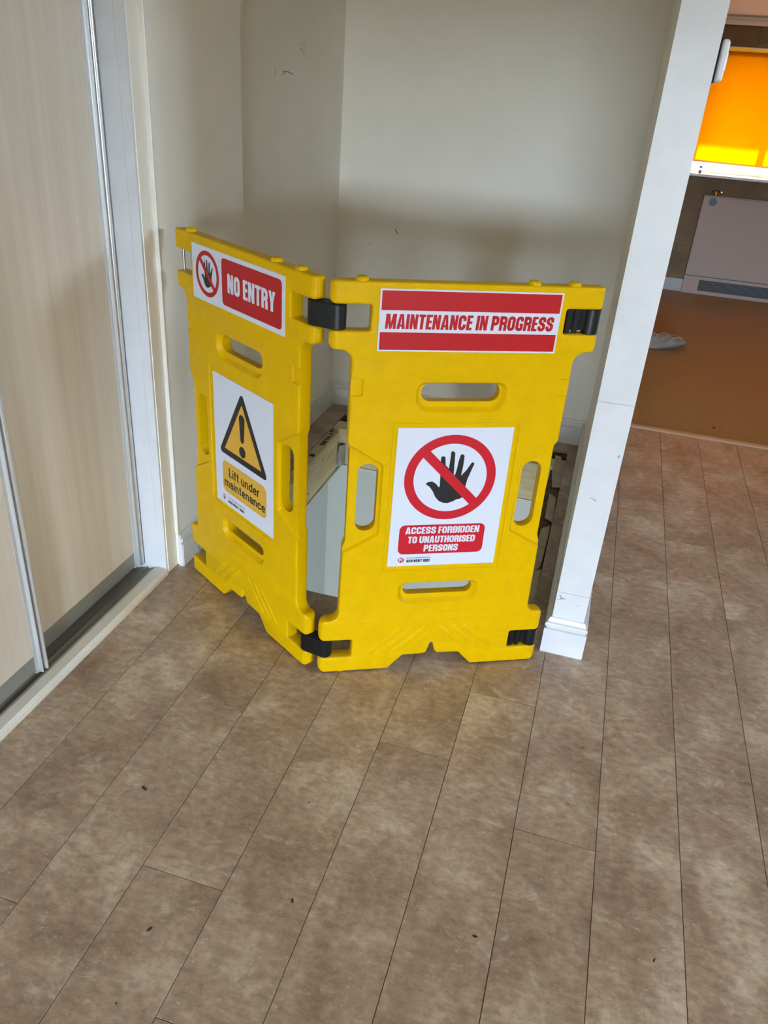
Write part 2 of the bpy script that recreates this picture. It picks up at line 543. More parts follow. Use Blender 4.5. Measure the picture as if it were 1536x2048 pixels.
w3 = bmesh.new()  # frame of the unseen window added to brighten doors and left walls
for y in (RWY0 + 0.03, (RWY0 + RWY1) / 2, RWY1 - 0.03):
    box(w3, 2.35, 2.41, y - 0.03, y + 0.03, RWZ0, RWZ1)
for z in (RWZ0 + 0.03, RWZ1 - 0.03):
    box(w3, 2.355, 2.405, RWY0, RWY1, z - 0.03, z + 0.03)
win3 = struct('added_window', finish(w3, 'window_frame', M_white))
obj('pane', boxes('pane', [M_glass], (2.378, 2.382, RWY0 + 0.05, RWY1 - 0.05, RWZ0 + 0.05, RWZ1 - 0.05)), win3)

# ---- kitchen shell
KC = 2.205
struct('wall_kitchen_left', boxes('wall_kitchen_left', [M_wall], (0.0, 0.133, 4.215, 8.2, 0, KC)))
struct('wall_kitchen_right', boxes('wall_kitchen_right', [M_wall], (2.75, 2.9, 4.215, 8.2, 0, KC)))
struct('wall_kitchen_door', boxes('wall_kitchen_door', [M_wall], (2.42, 2.75, 4.10, 4.215, 0, KC)))
wk = struct('wall_kitchen_back', boxes('wall_kitchen_back', [M_grout],
       (0.133, KWX0, 8.008, 8.2, 0, KC), (KWX1, 2.75, 8.008, 8.2, 0, KC),
       (KWX0, KWX1, 8.008, 8.2, KWZ1, KC), (KWX0, KWX1, 8.008, 8.2, 0, KWZ0)))
zs = [0.115, 0.431, 0.747, 1.063, 1.379, 1.695, 2.011, 2.135]
xs = [0.133, 0.20, 0.80, 1.40, 2.0, 2.6, 2.75]
for z0, z1 in zip(zs[:-1], zs[1:]):
    for x0, x1 in zip(xs[:-1], xs[1:]):
        for (a, b, c, d) in clip((x0, x1, z0, z1), (KWX0 - 0.0, KWX1, KWZ0, KWZ1)):
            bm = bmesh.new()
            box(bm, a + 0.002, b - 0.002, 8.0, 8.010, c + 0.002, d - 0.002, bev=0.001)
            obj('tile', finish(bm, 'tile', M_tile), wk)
struct('ceiling_kitchen', boxes('ceiling_kitchen', [M_ceil], (0.0, 2.9, 4.215, 8.2, KC, KC + 0.1)))
struct('wall_kitchen_header', boxes('wall_kitchen_header', [M_wall], (0.133, 2.42, 4.205, 4.225, KC, CZ)))
bm = bmesh.new()
prism(bm, [(8.0, 2.135), (7.975, 2.135), (7.970, 2.140), (7.970, 2.165), (7.976, 2.172), (7.985, 2.174), (7.985, 2.19), (8.0, 2.205)], 'x', 0.133, 2.75)
struct('trim_2', finish(bm, 'cornice', M_ceil), label='kitchen cornice strip above the brown tiles')
struct('baseboard_kitchen', boxes('baseboard_kitchen', [mat('grey_skirting_paint', lin(150, 150, 150), .45)], (0.133, 2.75, 7.988, 8.002, 0.0, 0.115), bev=0.002))

# kitchen window: frame, mullion, glass, white sill
w1 = bmesh.new()
for x in (KWX0 + 0.025, 1.06, 1.66, KWX1 - 0.025):
    box(w1, x - 0.028, x + 0.028, 8.10, 8.16, KWZ0 + 0.0605, KWZ1 - 0.0165, bev=0.004)
for z, hh in ((KWZ0 + 0.03, 0.03), (KWZ1 - 0.008, 0.008)):
    box(w1, KWX0, KWX1, 8.10, 8.16, z - hh, z + hh, bev=0.003)
win1 = struct('window_1', finish(w1, 'window_frame', M_white))
for a, b in ((KWX0 + 0.053, 1.032), (1.088, 1.632), (1.688, KWX1 - 0.053)):
    obj('pane', boxes('pane', [M_glass], (a - 0.004, b + 0.004, 8.128, 8.132, KWZ0 + 0.055, KWZ1 - 0.012)), win1)
obj('window_sill', boxes('window_sill', [M_white], (0.46, 2.27, 7.83, 8.11, 1.004, 1.024), bev=0.005, seg=2), win1)
obj('reveal', boxes('reveal', [M_white], (KWX0, KWX0 + 0.006, 8.0, 8.11, KWZ0, KWZ1), (KWX1 - 0.006, KWX1, 8.0, 8.11, KWZ0, KWZ1),
                    (KWX0, KWX1, 8.0, 8.11, KWZ1 - 0.006, KWZ1)), win1)
# outside: eave that shades the upper window, and the ground
struct('eave', boxes('eave', [M_eave], (-1.0, 4.0, 8.2, 8.95, 2.235, 2.33)), label='roof eave outside over the kitchen window')
struct('sky_screen', boxes('sky_screen', [M_ground], (-6, 9, 10.4, 10.6, -0.4, 2.5)), label='unseen wall added outside the kitchen to screen off low sky')  # added to keep low sky from shining in under the blind
struct('ground', boxes('ground', [M_ground], (-30, 30, -40, HWY - .16, -0.5, -0.35), (-30, 30, 8.21, 60, -0.5, -0.35)), label='ground outside the house')

# ---- skirting boards
PROF = [(0, 0), (.017, 0), (.017, .088), (.0105, .0905), (.0105, .0950), (.0155, .0985), (.0165, .104), (.0155, .110), (.0095, .1125), (.0095, .1160), (.0075, .122), (.005, .127), (0, .128)]
def skirt_mesh(runs):
    bm = bmesh.new()
    for kind, a0, a1, base, sgn, mi in runs:
        if kind == 'y':
            prism(bm, [(base + sgn * d, z) for d, z in PROF], 'y', a0, a1, mi)
        else:
            prism(bm, [(base + sgn * d, z) for d, z in PROF], 'x', a0, a1, mi)
    return finish(bm, 'skirting', [M_skirt, M_white])
struct('baseboard_left', skirt_mesh([('y', 2.078, 2.645, -1.254, 1, 0), ('y', 2.645, 3.82, -1.313, 1, 0)]))
struct('baseboard_back', skirt_mesh([('x', -1.300, 0.022, 3.82, -1, 0)]))
struct('baseboard_partition', skirt_mesh([('y', 2.081, 3.805, 0.036, -1, 0), ('y', 2.081, 4.19, 0.133, 1, 1)]))
# the partition end carries its own white skirting, mitred round the corner
bm = bmesh.new()
rings = []
for d, z in PROF:
    rings.append([(0.036 - d, 2.081, z), (0.036 - d, 2.081 - d, z), (0.133 + d, 2.081 - d, z), (0.133 + d, 2.081, z)])
vr = [[bm.verts.new(p) for p in r] for r in rings]
for a, b in zip(vr[:-1], vr[1:]):
    for i in range(3):
        bm.faces.new([a[i], a[i + 1], b[i + 1], b[i]])
bm.faces.new([r[0] for r in vr]); bm.faces.new([r[3] for r in vr][::-1])
struct('baseboard_partition_end', finish(bm, 'skirting', [M_white]))
# white end of the left skirting and the bead above it, door jamb, kerb of the wardrobe
bm = bmesh.new()
prism(bm, [(-1.256 + d, z) for d, z in PROF], 'y', 2.0745, 2.0785)
struct('trim_3', finish(bm, 'skirting_end', M_white), label='white painted end of the left skirting')
struct('trim_4', boxes('trim_4', [M_skirt], (-1.266, -1.2525, 2.0765, 2.0835, 0.129, CZ), bev=0.002, seg=2), label='cream bead on the wall edge beside the wardrobe')
bm = bmesh.new()
prism(bm, [(-1.268, 2.020), (-1.420, 2.020), (-1.420, 2.012), (-1.335, 2.012), (-1.2985, 2.0128), (-1.2975, 2.0142), (-1.2965, 2.0128), (-1.268, 2.012)], 'z', 0.0, CZ)
struct('trim_5', finish(bm, 'jamb', M_white), label='white jamb board at the end of the wardrobe')
bm = bmesh.new()
prism(bm, [(-1.262, 0.0), (-1.264, 0.012), (-1.273, 0.021), (-1.304, 0.021), (-1.307, 0.017), (-1.316, 0.015), (-1.316, 0.0)], 'y', -1.2, 2.012)
struct('trim_6', finish(bm, 'kerb', M_skirt), label='painted timber kerb along the wardrobe')
bm = bmesh.new()
prism(bm, [(-1.318, 0.0), (-1.318, 0.014), (-1.321, 0.014), (-1.322, 0.006), (-1.340, 0.006), (-1.341, 0.012), (-1.344, 0.012), (-1.345, 0.006), (-1.385, 0.006), (-1.386, 0.014), (-1.42, 0.014), (-1.42, 0.0)], 'y', -1.2, 2.012)
struct('trim_7', finish(bm, 'track', M_track), label='grey metal sliding door track')

# ---- sliding wardrobe doors
def sliding_door(name, xf, y0, y1, z0=0.026, ztop=2.26):
    # stile profile: flange, thin lip, groove, rounded grip bar (all along y, pointing right)
    bm = bmesh.new()
    box(bm, xf - 0.020, xf, y0 + 0.02, y1 - 0.038, z0 + 0.062, ztop - 0.04)
    d = struct(name, finish(bm, 'door_panel', M_birch))
    def stile(ya, s):
        b = bmesh.new()
        f = lambda u: ya + s * u
        p = [(xf - 0.022, f(0)), (xf + 0.001, f(0)), (xf + 0.003, f(.010)), (xf + 0.012, f(.011)), (xf + 0.013, f(.0135)), (xf + 0.002, f(.015)),
             (xf - 0.003, f(.019)), (xf - 0.003, f(.024))]
        for k in range(9):
            a = pi * (1.0 - k / 8)
            p.append((xf + 0.004 + 0.010 * sin(a), f(.0325 - .0075 * cos(pi - a))))
        p += [(xf - 0.022, f(.040))]
        prism(b, p, 'z', z0, ztop)
        obj('stile', finish(b, 'stile', M_alu, 50), d, label='bright aluminium edge profile')
    stile(y1 - 0.040, 1)
    stile(y0 + 0.040, -1)
    b = bmesh.new()
    box(b, xf - 0.022, xf - 0.001, y0 + 0.04, y1 - 0.040, z0 + 0.006, z0 + 0.066, bev=0.002)
    obj('bottom_rail', finish(b, 'bottom_rail', M_rail), d, label='grey metal bottom rail')
    b = bmesh.new()
    box(b, xf - 0.022, xf - 0.001, y0 + 0.04, y1 - 0.040, ztop - 0.05, ztop, bev=0.002)
    obj('top_rail', finish(b, 'top_rail', M_rail), d)
    return d
sliding_door('door_1', -1.322, 0.20, 1.440)
sliding_door('door_2', -1.362, 0.95, 2.008)
sliding_door('door_3', -1.362, -0.9, 0.26)
struct('trim_8', boxes('trim_8', [M_white], (-1.42, -1.30, -1.2, 2.012, 2.262, CZ)), label='wardrobe head track')
struct('trim_9', boxes('trim_9', [M_white], (-1.42, -1.28, -1.25, -0.92, 0, CZ)), label='wardrobe end panel')

# ---- opening in the floor: timbers, plasterboard edge, room below
bm = bmesh.new()
box(bm, HX0 + 0.001, -1.140, HY0 + 0.002, 3.44, -0.2, -0.006, bev=0.002)
jo = obj('timber_joist', finish(bm, 'timber_joist', [M_timber]), label='pale pine joist with printed stamps lining the left side of the floor opening', cat='beam')
bm = bmesh.new()
box(bm, HX0 + 0.001, HX1 - 0.001, 3.50, 3.60, -0.2, -0.006, bev=0.002)
obj('timber_trimmer', finish(bm, 'timber_trimmer', [M_timber]), label='pale pine trimmer beam across the far side of the floor opening', cat='beam')
bm = bmesh.new()
box(bm, -1.1395, -1.1380, 3.425, 3.462, -0.2085, -0.10)
box(bm, -1.1395, -1.115, 3.4955, 3.4985, -0.195, -0.08)
box(bm, -1.188, -1.138, 3.43, 3.46, -0.2085, -0.2065)
prism(bm, [(-1.1395, 3.46), (-1.137, 3.462), (-1.128, 3.478), (-1.117, 3.4955), (-1.119, 3.4975), (-1.130, 3.480), (-1.1395, 3.466)], 'z', -0.20, -0.085)
for z in (-.11, -.14, -.17):
    cyl(bm, (-1.124, z), .004, 3.490, 3.496, 10, axis='y')
obj('joist_hanger', finish(bm, 'joist_hanger', M_steel), label='galvanised metal joist hanger where the joist meets the trimmer', cat='bracket')
struct('trim_10', boxes('trim_10', [M_white], (HX0, -1.133, HY0, 3.494, -0.212, -0.2005), (HX0, HX1, 3.494, 3.69, -0.215, -0.2005)),
       label='white plasterboard edge under the joists')
LZ = -2.55
struct('floor_lower', boxes('floor_lower', [M_plank], (-1.5, 2.4, -2.6, 4.0, LZ - 0.1, LZ)))
struct('wall_lower_back', boxes('wall_lower_back', [M_lower], (-1.45, 2.4, 3.82, 4.0, LZ, -0.2)))
struct('wall_lower_left', boxes('wall_lower_left', [M_lower], (-1.5, -1.313, -2.6, 3.82, LZ, -0.2)))
struct('wall_lower_right', boxes('wall_lower_right', [M_lower], (2.2, 2.4, -2.6, 3.82, LZ, -0.2)))
struct('wall_lower_front', boxes('wall_lower_front', [M_lower], (-1.5, 2.4, -2.7, -2.6, LZ, -0.2)))
struct('ceiling_lower', boxes('ceiling_lower', [M_ceil], (HX1, 2.4, -2.6, 3.82, -0.212, -0.2005), (-1.313, HX1, -2.6, HY0, -0.212, -0.2005),
       (-1.313, HX0, HY0, 3.82, -0.212, -0.2005), (HX0, HX1, HY1, 3.82, -0.212, -0.2005)))

# ================================================================== LETTERING
GT = 0.235
def strip(bm, pts, t, f, mi, closed=False):
    """thick polyline as quads; f maps (u, v) -> 3D"""
    n = len(pts)
    L, R = [], []
    for i in range(n):
        p = Vector(pts[i])
        a = Vector(pts[i - 1]) if (i > 0 or closed) else None
        b = Vector(pts[(i + 1) % n]) if (i < n - 1 or closed) else None
        d1 = (p - a) if a else (b - p)
        d2 = (b - p) if b else (p - a)
        d1.normalize(); d2.normalize()
        n1, n2 = Vector((-d1.y, d1.x)), Vector((-d2.y, d2.x))
        m = (n1 + n2)
        m = n1 if m.length < 1e-5 else m.normalized()
        k = min(1 / max(0.3, m.dot(n1)), 2.0) * t / 2
        L.append(p + m * k); R.append(p - m * k)
    rng = range(n if closed else n - 1)
    for i in rng:
        j = (i + 1) % n
        quad(bm, [f(*L[i]), f(*R[i]), f(*R[j]), f(*L[j])], mi)

def glyph(c, GT=0.235):
    """-> (advance, list of ('q', pts) quads / ('s', pts, closed) strips) in a unit-cap-height cell"""
    t = GT; h = t / 2; w = 0.54
    R = lambda x0, x1, y0, y1: ('q', [(x0, y0), (x1, y0), (x1, y1), (x0, y1)])
    S = lambda pts, closed=False: ('s', rpath(pts, closed, 4), closed)
    b = 0.17
    if c == 'I': return t, [R(0, t, 0, 1)]
    if c == '1': return t * 1.35, [R(t * .35, t * 1.35, 0, 1), ('q', [(0, .66), (t * .4, .72), (t * .6, 1), (t * .35, .92)])]
    if c == ' ': return 0.17, []
    if c == 'N': return w, [R(0, t * .92, 0, 1), R(w - t * .92, w, 0, 1), ('q', [(t * .2, 1), (t, 1), (w - t * .2, 0), (w - t, 0)])]
    if c == 'M':
        w = 0.74
        return w, [R(0, t * .9, 0, 1), R(w - t * .9, w, 0, 1), ('q', [(0.02, 1), (t * 1.25, 1), (w / 2 + .07, 0), (w / 2 - .07, 0)]), ('q', [(w - .02, 1), (w - t * 1.25, 1), (w / 2 - .07, 0), (w / 2 + .07, 0)])]
    if c == 'T': w = 0.48; return w, [R(0, w, 1 - b, 1), R(w / 2 - h, w / 2 + h, 0, 1)]
    if c == 'E': w = 0.41; return w, [R(0, t, 0, 1), R(0, w, 1 - b, 1), R(0, w * .95, .43, .43 + b), R(0, w, 0, b)]
    if c == 'F': w = 0.39; return w, [R(0, t, 0, 1), R(0, w, 1 - b, 1), R(0, w * .95, .42, .42 + b)]
    if c == 'H': return w, [R(0, t, 0, 1), R(w - t, w, 0, 1), R(0, w, .42, .42 + b)]
    if c == 'A': w = 0.58; return w, [('q', [(0, 0), (t, 0), (w / 2 + .02, 1), (w / 2 - .13, 1)]), ('q', [(w, 0), (w - t, 0), (w / 2 - .02, 1), (w / 2 + .13, 1)]), R(w * .25, w * .75, .17, .31)]
    if c == 'Y': w = 0.56; return w, [('q', [(0, 1), (t, 1), (w / 2 + .06, .40), (w / 2 - .09, .36)]), ('q', [(w, 1), (w - t, 1), (w / 2 - .06, .40), (w / 2 + .09, .36)]), R(w / 2 - h, w / 2 + h, 0, .44)]
    r = .15
    if c in 'O0': return w, [S([(h, h, r), (w - h, h, r), (w - h, 1 - h, r), (h, 1 - h, r)], True)]
    if c == 'C': return w, [S([(w - h, .62, 0), (w - h, 1 - h, r), (h, 1 - h, r), (h, h, r), (w - h, h, r), (w - h, .38, 0)])]
    if c == 'G': return w, [S([(w - h, .66, 0), (w - h, 1 - h, r), (h, 1 - h, r), (h, h, r), (w - h, h, .08), (w - h, .52, 0)]), R(w * .52, w, .38, .52)]
    if c == 'S': return w, [S([(w - h, .64, 0), (w - h, 1 - h, r), (h, 1 - h, r), (h, .60, .12), (w - h, .42, .12), (w - h, h, r), (h, h, r), (h, .36, 0)])]
    if c == 'U': return w, [S([(h, 1, 0), (h, h, r), (w - h, h, r), (w - h, 1, 0)])]
    if c == 'D': return w, [S([(h, h, .01), (w - h, h, r), (w - h, 1 - h, r), (h, 1 - h, .01)], True)]
    if c == 'P': return w, [R(0, t, 0, 1), S([(h, .46, .01), (w - h, .46, .12), (w - h, 1 - h, .14), (h, 1 - h, .01)], True)]
    if c == 'R': return w, [R(0, t, 0, 1), S([(h, .50, .01), (w - h, .50, .10), (w - h, 1 - h, .14), (h, 1 - h, .01)], True), R(w - t, w, 0, .42)]
    if c == 'B': return w, [S([(h, .50, .01), (w - h, .50, .10), (w - h, 1 - h, .14), (h, 1 - h, .01)], True), S([(h, h, .01), (w - h, h, .14), (w - h, .50, .10), (h, .50, .01)], True)]
    if c == '2': return w, [S([(h, .68, 0), (h, 1 - h, r), (w - h, 1 - h, r), (w - h, .58, .1), (h, .26, .05), (h, h, .01), (w, h, 0)])]
    if c == '8': return w, [S([(h, h, r), (w - h, h, r), (w - h, .52, .1), (h, .52, .1)], True), S([(h, .52, .1), (w - h, .52, .1), (w - h, 1 - h, r), (h, 1 - h, r)], True)]
    if c == '5': return w, [S([(w, 1 - h, 0), (h, 1 - h, .01), (h, .56, .01), (w - h, .56, r), (w - h, h, r), (h, h, r), (h, .3, 0)])]
    if c == '7': return w, [R(0, w, 1 - b, 1), ('q', [(w - t, 1), (w, 1), (t * 1.3, 0), (t * .3, 0)])]
    x, w, r = .73, .52, .2                      # lower case
    if c == 'L': return .47, [R(0, t, 0, 1), R(0, .47, 0, t * .9)]
    if c == 'i': return t, [R(0, t, 0, x), R(0, t, .84, 1)]
    if c == 'n': return w, [R(0, t, 0, x), S([(h, .40, 0), (h, x - h, r), (w - h, x - h, r), (w - h, 0, 0)])]
    if c == 'm': return .84, [R(0, t, 0, x), S([(h, .40, 0), (h, x - h, r), (.42, x - h, r), (.42, 0, 0)]), S([(.42, .40, 0), (.42, x - h, r), (.84 - h, x - h, r), (.84 - h, 0, 0)])]
    if c == 'u': return w, [R(w - t, w, 0, x), S([(h, x, 0), (h, h, r), (w - h, h, r), (w - h, .33, 0)])]
    if c == 'd': return .54, [R(.54 - t, .54, 0, 1), S([(h, h, r), (.54 - h, h, r), (.54 - h, x - h, r), (h, x - h, r)], True)]
    if c == 'e': return w, [S([(h, .37, 0), (w - h, .37, .01), (w - h, x - h, r), (h, x - h, r), (h, h, r), (w - h, h, r), (w - h, .20, 0)])]
    if c == 'c': return w, [S([(w - h, .48, 0), (w - h, x - h, r), (h, x - h, r), (h, h, r), (w - h, h, r), (w - h, .24, 0)])]
    if c == 'a': return w, [S([(h, .52, 0), (h, x - h, r), (w - h, x - h, r), (w - h, 0, 0)]), S([(h, h, .14), (w - h, h, .10), (w - h, .41, .05), (h, .41, .12)], True)]
    if c == 'r': return .34, [R(0, t, 0, x), S([(h, .40, 0), (h, x - h, .2), (.35, x - h, 0)])]
    if c == 't': return .33, [S([(.15, .95, 0), (.15, h, .12), (.33, h, 0)]), R(0, .33, x - t * .85, x)]
    if c == 'f': return .33, [S([(.15, 0, 0), (.15, 1 - h, .14), (.34, 1 - h, 0)]), R(0, .33, x - t * .85, x)]
    return 0.3, []

def text(bm, s, x0, x1, z0, z1, y, mi, shear=0.0, gap=0.055, t=GT):
    adv = []
    x = 0
    for c in s:
        a, g = glyph(c, t)
        adv.append((x, g)); x += a + gap
    tot = x - gap + shear
    kx, kz = (x1 - x0) / tot, (z1 - z0)
    for xo, g in adv:
        for n, p in enumerate(g):              # strokes overlap: each a hair in front of the last
            f = lambda u, v, n=n: (x0 + (xo + u + shear * v) * kx, y - 0.00003 * n, z0 + v * kz)
            if p[0] == 'q':
                quad(bm, [f(*q) for q in p[1]], mi)
            else:
                strip(bm, p[1], t, f, mi, p[2])

def font_text(bm, s, x0, x1, z0, z1, y, mi, bold=0.012):
    cu = bpy.data.curves.new('lettering', 'FONT')
    cu.body = s
    cu.offset = bold
    cu.resolution_u = 3
    o = bpy.data.objects.new('lettering', cu)
    COL.objects.link(o)
    me = o.to_mesh()
    vs = [v.co.copy() for v in me.vertices]
    a0, a1 = min(v.x for v in vs), max(v.x for v in vs)
    b0, b1 = min(v.y for v in vs), max(v.y for v in vs)
    nv = [bm.verts.new((x0 + (v.x - a0) / (a1 - a0) * (x1 - x0), y, z0 + (v.y - b0) / (b1 - b0) * (z1 - z0))) for v in vs]
    for p in me.polygons:
        try:
            f = bm.faces.new([nv[i] for i in p.vertices]); f.material_index = mi
        except ValueError:
            pass
    o.to_mesh_clear()
    bpy.data.objects.remove(o)
    bpy.data.curves.remove(cu)

def flat(bm, poly, y, mi):
    """filled 2D polygon on a sign (may be concave)"""
    v = [bm.verts.new((p[0], y, p[1])) for p in poly]
    for t in tessellate_polygon([[Vector((p[0], p[1], 0)) for p in poly]]):
        f = bm.faces.new([v[k] for k in t]); f.material_index = mi

def ring(bm, cx, cz, ro, ri, y, mi, n=64, kx=1.0):
    f = lambda a, r: (cx + r * cos(a) * kx, y, cz + r * sin(a))
    for i in range(n):
        a, b = 2 * pi * i / n, 2 * pi * (i + 1) / n
        quad(bm, [f(a, ri), f(a, ro), f(b, ro), f(b, ri)], mi)

def rrect(x0, x1, z0, z1, r):
    return rpath([(x0, z0, r), (x1, z0, r), (x1, z1, r), (x0, z1, r)], True, 5)

HAND = [(-.0287, .707), (-.0337, .7032), (-.0335, .6875), (-.0308, .653), (-.0289, .6185), (-.0312, .6155), (-.0399, .6264), (-.0506, .6333), (-.0616, .6322),
        (-.0684, .6262), (-.0564, .6173), (-.0463, .6035), (-.0384, .5868), (-.027, .5741), (-.0138, .5682), (-.0011, .5673), (.0135, .573), (.0206, .5778),
        (.0305, .5795), (.0375, .5849), (.0418, .6164), (.0449, .6381), (.0529, .6648), (.0588, .6833), (.055, .6879), (.0503, .6856), (.0391, .665),
        (.0261, .6487), (.0288, .6785), (.0291, .7062), (.0235, .712), (.0182, .709), (.0148, .692), (.0126, .6682), (.0091, .6509), (.0057, .6523),
        (.0044, .679), (.0029, .7157), (-.0033, .7204), (-.0084, .7184), (-.0083, .7002), (-.0094, .6699), (-.0142, .6753), (-.0192, .6800), (-.0222, .7035)]

def no_hand(bm, cx, cz, s, y, red, black, ro=0.1245, ri=0.0995):
    """prohibition ring with a hand; s scales the full-size drawing (centre of ring at (-.0025, .642))"""
    ring(bm, cx, cz, ro * s, ri * s, y, red)
    hand = [(cx + (p[0] + .0025) * s, cz + (p[1] - .642) * s) for p in HAND]
    flat(bm, hand, y, black)
    a = radians(-45)
    u, v = (cos(a), sin(a)), (-sin(a), cos(a))
    L, Wd = (ri + ro) / 2 * s, 0.0128 * s
    quad(bm, [(cx + u[0] * p * L + v[0] * q * Wd, y - 0.0003, cz + u[1] * p * L + v[1] * q * Wd) for p, q in ((-1, -1), (1, -1), (1, 1), (-1, 1))], red)

def small_print(bm, x0, z0, sc, y, ink, red):
    """the little round emblem, the web address and the phone number in the foot of a sign"""
    cx, cz = x0 + .0085 * sc, z0 + .0085 * sc
    n = 20
    flat(bm, [(cx + .0085 * sc * cos(2 * pi * i / n), cz + .0085 * sc * sin(2 * pi * i / n)) for i in range(n)], y, red)
    flat(bm, [(cx + .0085 * sc * cos(a), cz + .0085 * sc * sin(a)) for a in [(-0.2 + 1.1 * i / 8) for i in range(9)]], y - .0001, ink)
    flat(bm, [(cx + .0085 * sc * cos(a), cz + .0085 * sc * sin(a)) for a in [(3.6 + 0.9 * i / 8) for i in range(9)]], y - .0001, ink)
    text(bm, 'PT', cx - .0055 * sc, cx + .0055 * sc, cz - .0055 * sc, cz + .0055 * sc, y - .0002, 0)

# ================================================================== BARRIER
HP = 0.337     # half width over the arms
TH = 0.040     # thickness
PIN = HP - TH / 2
half = [(HP, 1.147, .012), (HP, 1.0935, .012), (.240, 1.0935, .006), (.240, 1.031, .006), (HP, 1.031, .012), (HP, .986, .016),
        (.281, .984, .030), (.281, .747, .004), (.274, .728, .006), (.274, .455, .006), (.281, .435, .006), (.284, .190, .030), (HP, .192, .020),
        (HP, .1205, .014), (.240, .1205, .006), (.240, .060, .006), (HP, .060, .012), (HP, .006, .020), (.128, .006, .008), (.086, .053, .010),
        (.014, .055, .014), (.0035, .094, .0025)]
outl = rpath(half + [(-x, z, r) for x, z, r in half[::-1]], True, 5)
slot = lambda cx, cz, w, h: rpath([(cx - w / 2, cz - h / 2, min(w, h) * .48), (cx + w / 2, cz - h / 2, min(w, h) * .48), (cx + w / 2, cz + h / 2, min(w, h) * .48), (cx - w / 2, cz + h / 2, min(w, h) * .48)], True, 6)
holes = [slot(0, .878, .204, .050), slot(0, .289, .204, .043), slot(-.2235, .584, .055, .200), slot(.2235, .584, .055, .200)]

def panel_mesh():
    bm = bmesh.new()
    slab(bm, outl, holes, 0, TH, 0.006, 3)
    for X in (PIN - .0005, PIN + .006, PIN + .011, PIN + .0155):
        for sg in (-1, 1):
            bmesh.ops.bisect_plane(bm, geom=bm.verts[:] + bm.edges[:] + bm.faces[:], dist=1e-6, plane_co=(sg * X, 0, 0), plane_no=(1, 0, 0))
    # round off the arm ends in plan
    for v in bm.verts:
        x = abs(v.co.x) - PIN
        if x > 0:
            k = math.sqrt(max(0.02, 1 - min(1.0, x / (TH / 2)) ** 2))
            v.co.y = TH / 2 + (v.co.y - TH / 2) * max(k, 0.28)
    body = finish(bm, 'barrier_panel', M_yellow)
    cb = bmesh.new()
    for s in (-1, 1):
        side = [(s * .300, .748, .004), (s * .190, .682, .012), (s * .190, .476, .012), (s * .300, .412, .004)]
        taper(cb, rpath(side, True, 4), -0.002, 0.009, 0.006)
        taper(cb, rpath([(s * .300, .914, .002), (s * .252, .914, .004), (s * .252, .872, .004), (s * .300, .872, .002)], True, 3), -0.002, 0.004, 0.003)
    taper(cb, rpath([(-.106, .897, .012), (.106, .897, .012), (.108, .838, .030), (-.108, .838, .030)], True, 6), -0.002, 0.012, 0.012)
    taper(cb, rpath([(-.106, .304, .012), (.106, .304, .012), (.108, .252, .026), (-.108, .252, .026)], True, 6), -0.002, 0.012, 0.012)
    taper(cb, rrect(-.166, .166, .357, .798, .006), -0.002, 0.003, 0.003)
    cut = finish(cb, 'cutter', M_yellow)
    a = bpy.data.objects.new('tmp_a', body); b = bpy.data.objects.new('tmp_b', cut)
    COL.objects.link(a); COL.objects.link(b)
    md = a.modifiers.new('b', 'BOOLEAN'); md.operation = 'DIFFERENCE'; md.object = b; md.solver = 'FAST'
    dg = bpy.context.evaluated_depsgraph_get()
    me = bpy.data.meshes.new_from_object(a.evaluated_get(dg))
    bpy.data.objects.remove(a); bpy.data.objects.remove(b)
    me.name = 'barrier_panel'
    # add low relief: chevron ribs and the moulded name band
    bm = bmesh.new(); bm.from_mesh(me)
    for s in (-1, 1):
        for k in range(3):
            p0 = Vector((s * (.020 + .037 * k), .156)); p1 = Vector((s * (.113 + .037 * k), .070))
            d = (p1 - p0).normalized(); n = Vector((-d.y, d.x))
            b4 = [p0 + n * .0085, p1 + n * .0085, p1 - n * .0085, p0 - n * .0085]
            t4 = [p0 + n * .0060 + d * .005, p1 + n * .0060 - d * .005, p1 - n * .0060 - d * .005, p0 - n * .0060 + d * .005]
            B = [bm.verts.new((q.x, .0003, q.y)) for q in b4]; T = [bm.verts.new((q.x, -.0018, q.y)) for q in t4]
            bm.faces.new(T)
            for i in range(4):
                bm.faces.new([B[i], B[(i + 1) % 4], T[(i + 1) % 4], T[i]])
    for z in (.180, .211):
        for x0, x1 in ((-.068, .072),):
            B = [bm.verts.new(q) for q in ((x0, .0003, z - .0022), (x1, .0003, z - .0022), (x1, .0003, z + .0022), (x0, .0003, z + .0022))]
            T = [bm.verts.new(q) for q in ((x0 + .002, -.0009, z - .0008), (x1 - .002, -.0009, z - .0008), (x1 - .002, -.0009, z + .0008), (x0 + .002, -.0009, z + .0008))]
            bm.faces.new(T)
            for i in range(4):
                bm.faces.new([B[i], B[(i + 1) % 4], T[(i + 1) % 4], T[i]])
    bmesh.ops.recalc_face_normals(bm, faces=bm.faces)
    bm.to_mesh(me); bm.free()
    me.materials.clear(); me.materials.append(M_yellow)
    for p in me.polygons:
        p.use_smooth = True; p.material_index = 0
    me.set_sharp_from_angle(angle=radians(32))
    return me

def mk(fn, name, mats, smooth=None):
    bm = bmesh.new(); fn(bm)
    return finish(bm, name, mats, smooth)

def board(bm, x0, x1, z0, z1):
    box(bm, x0, x1, 0.0, 0.0026, z0, z1, 0)

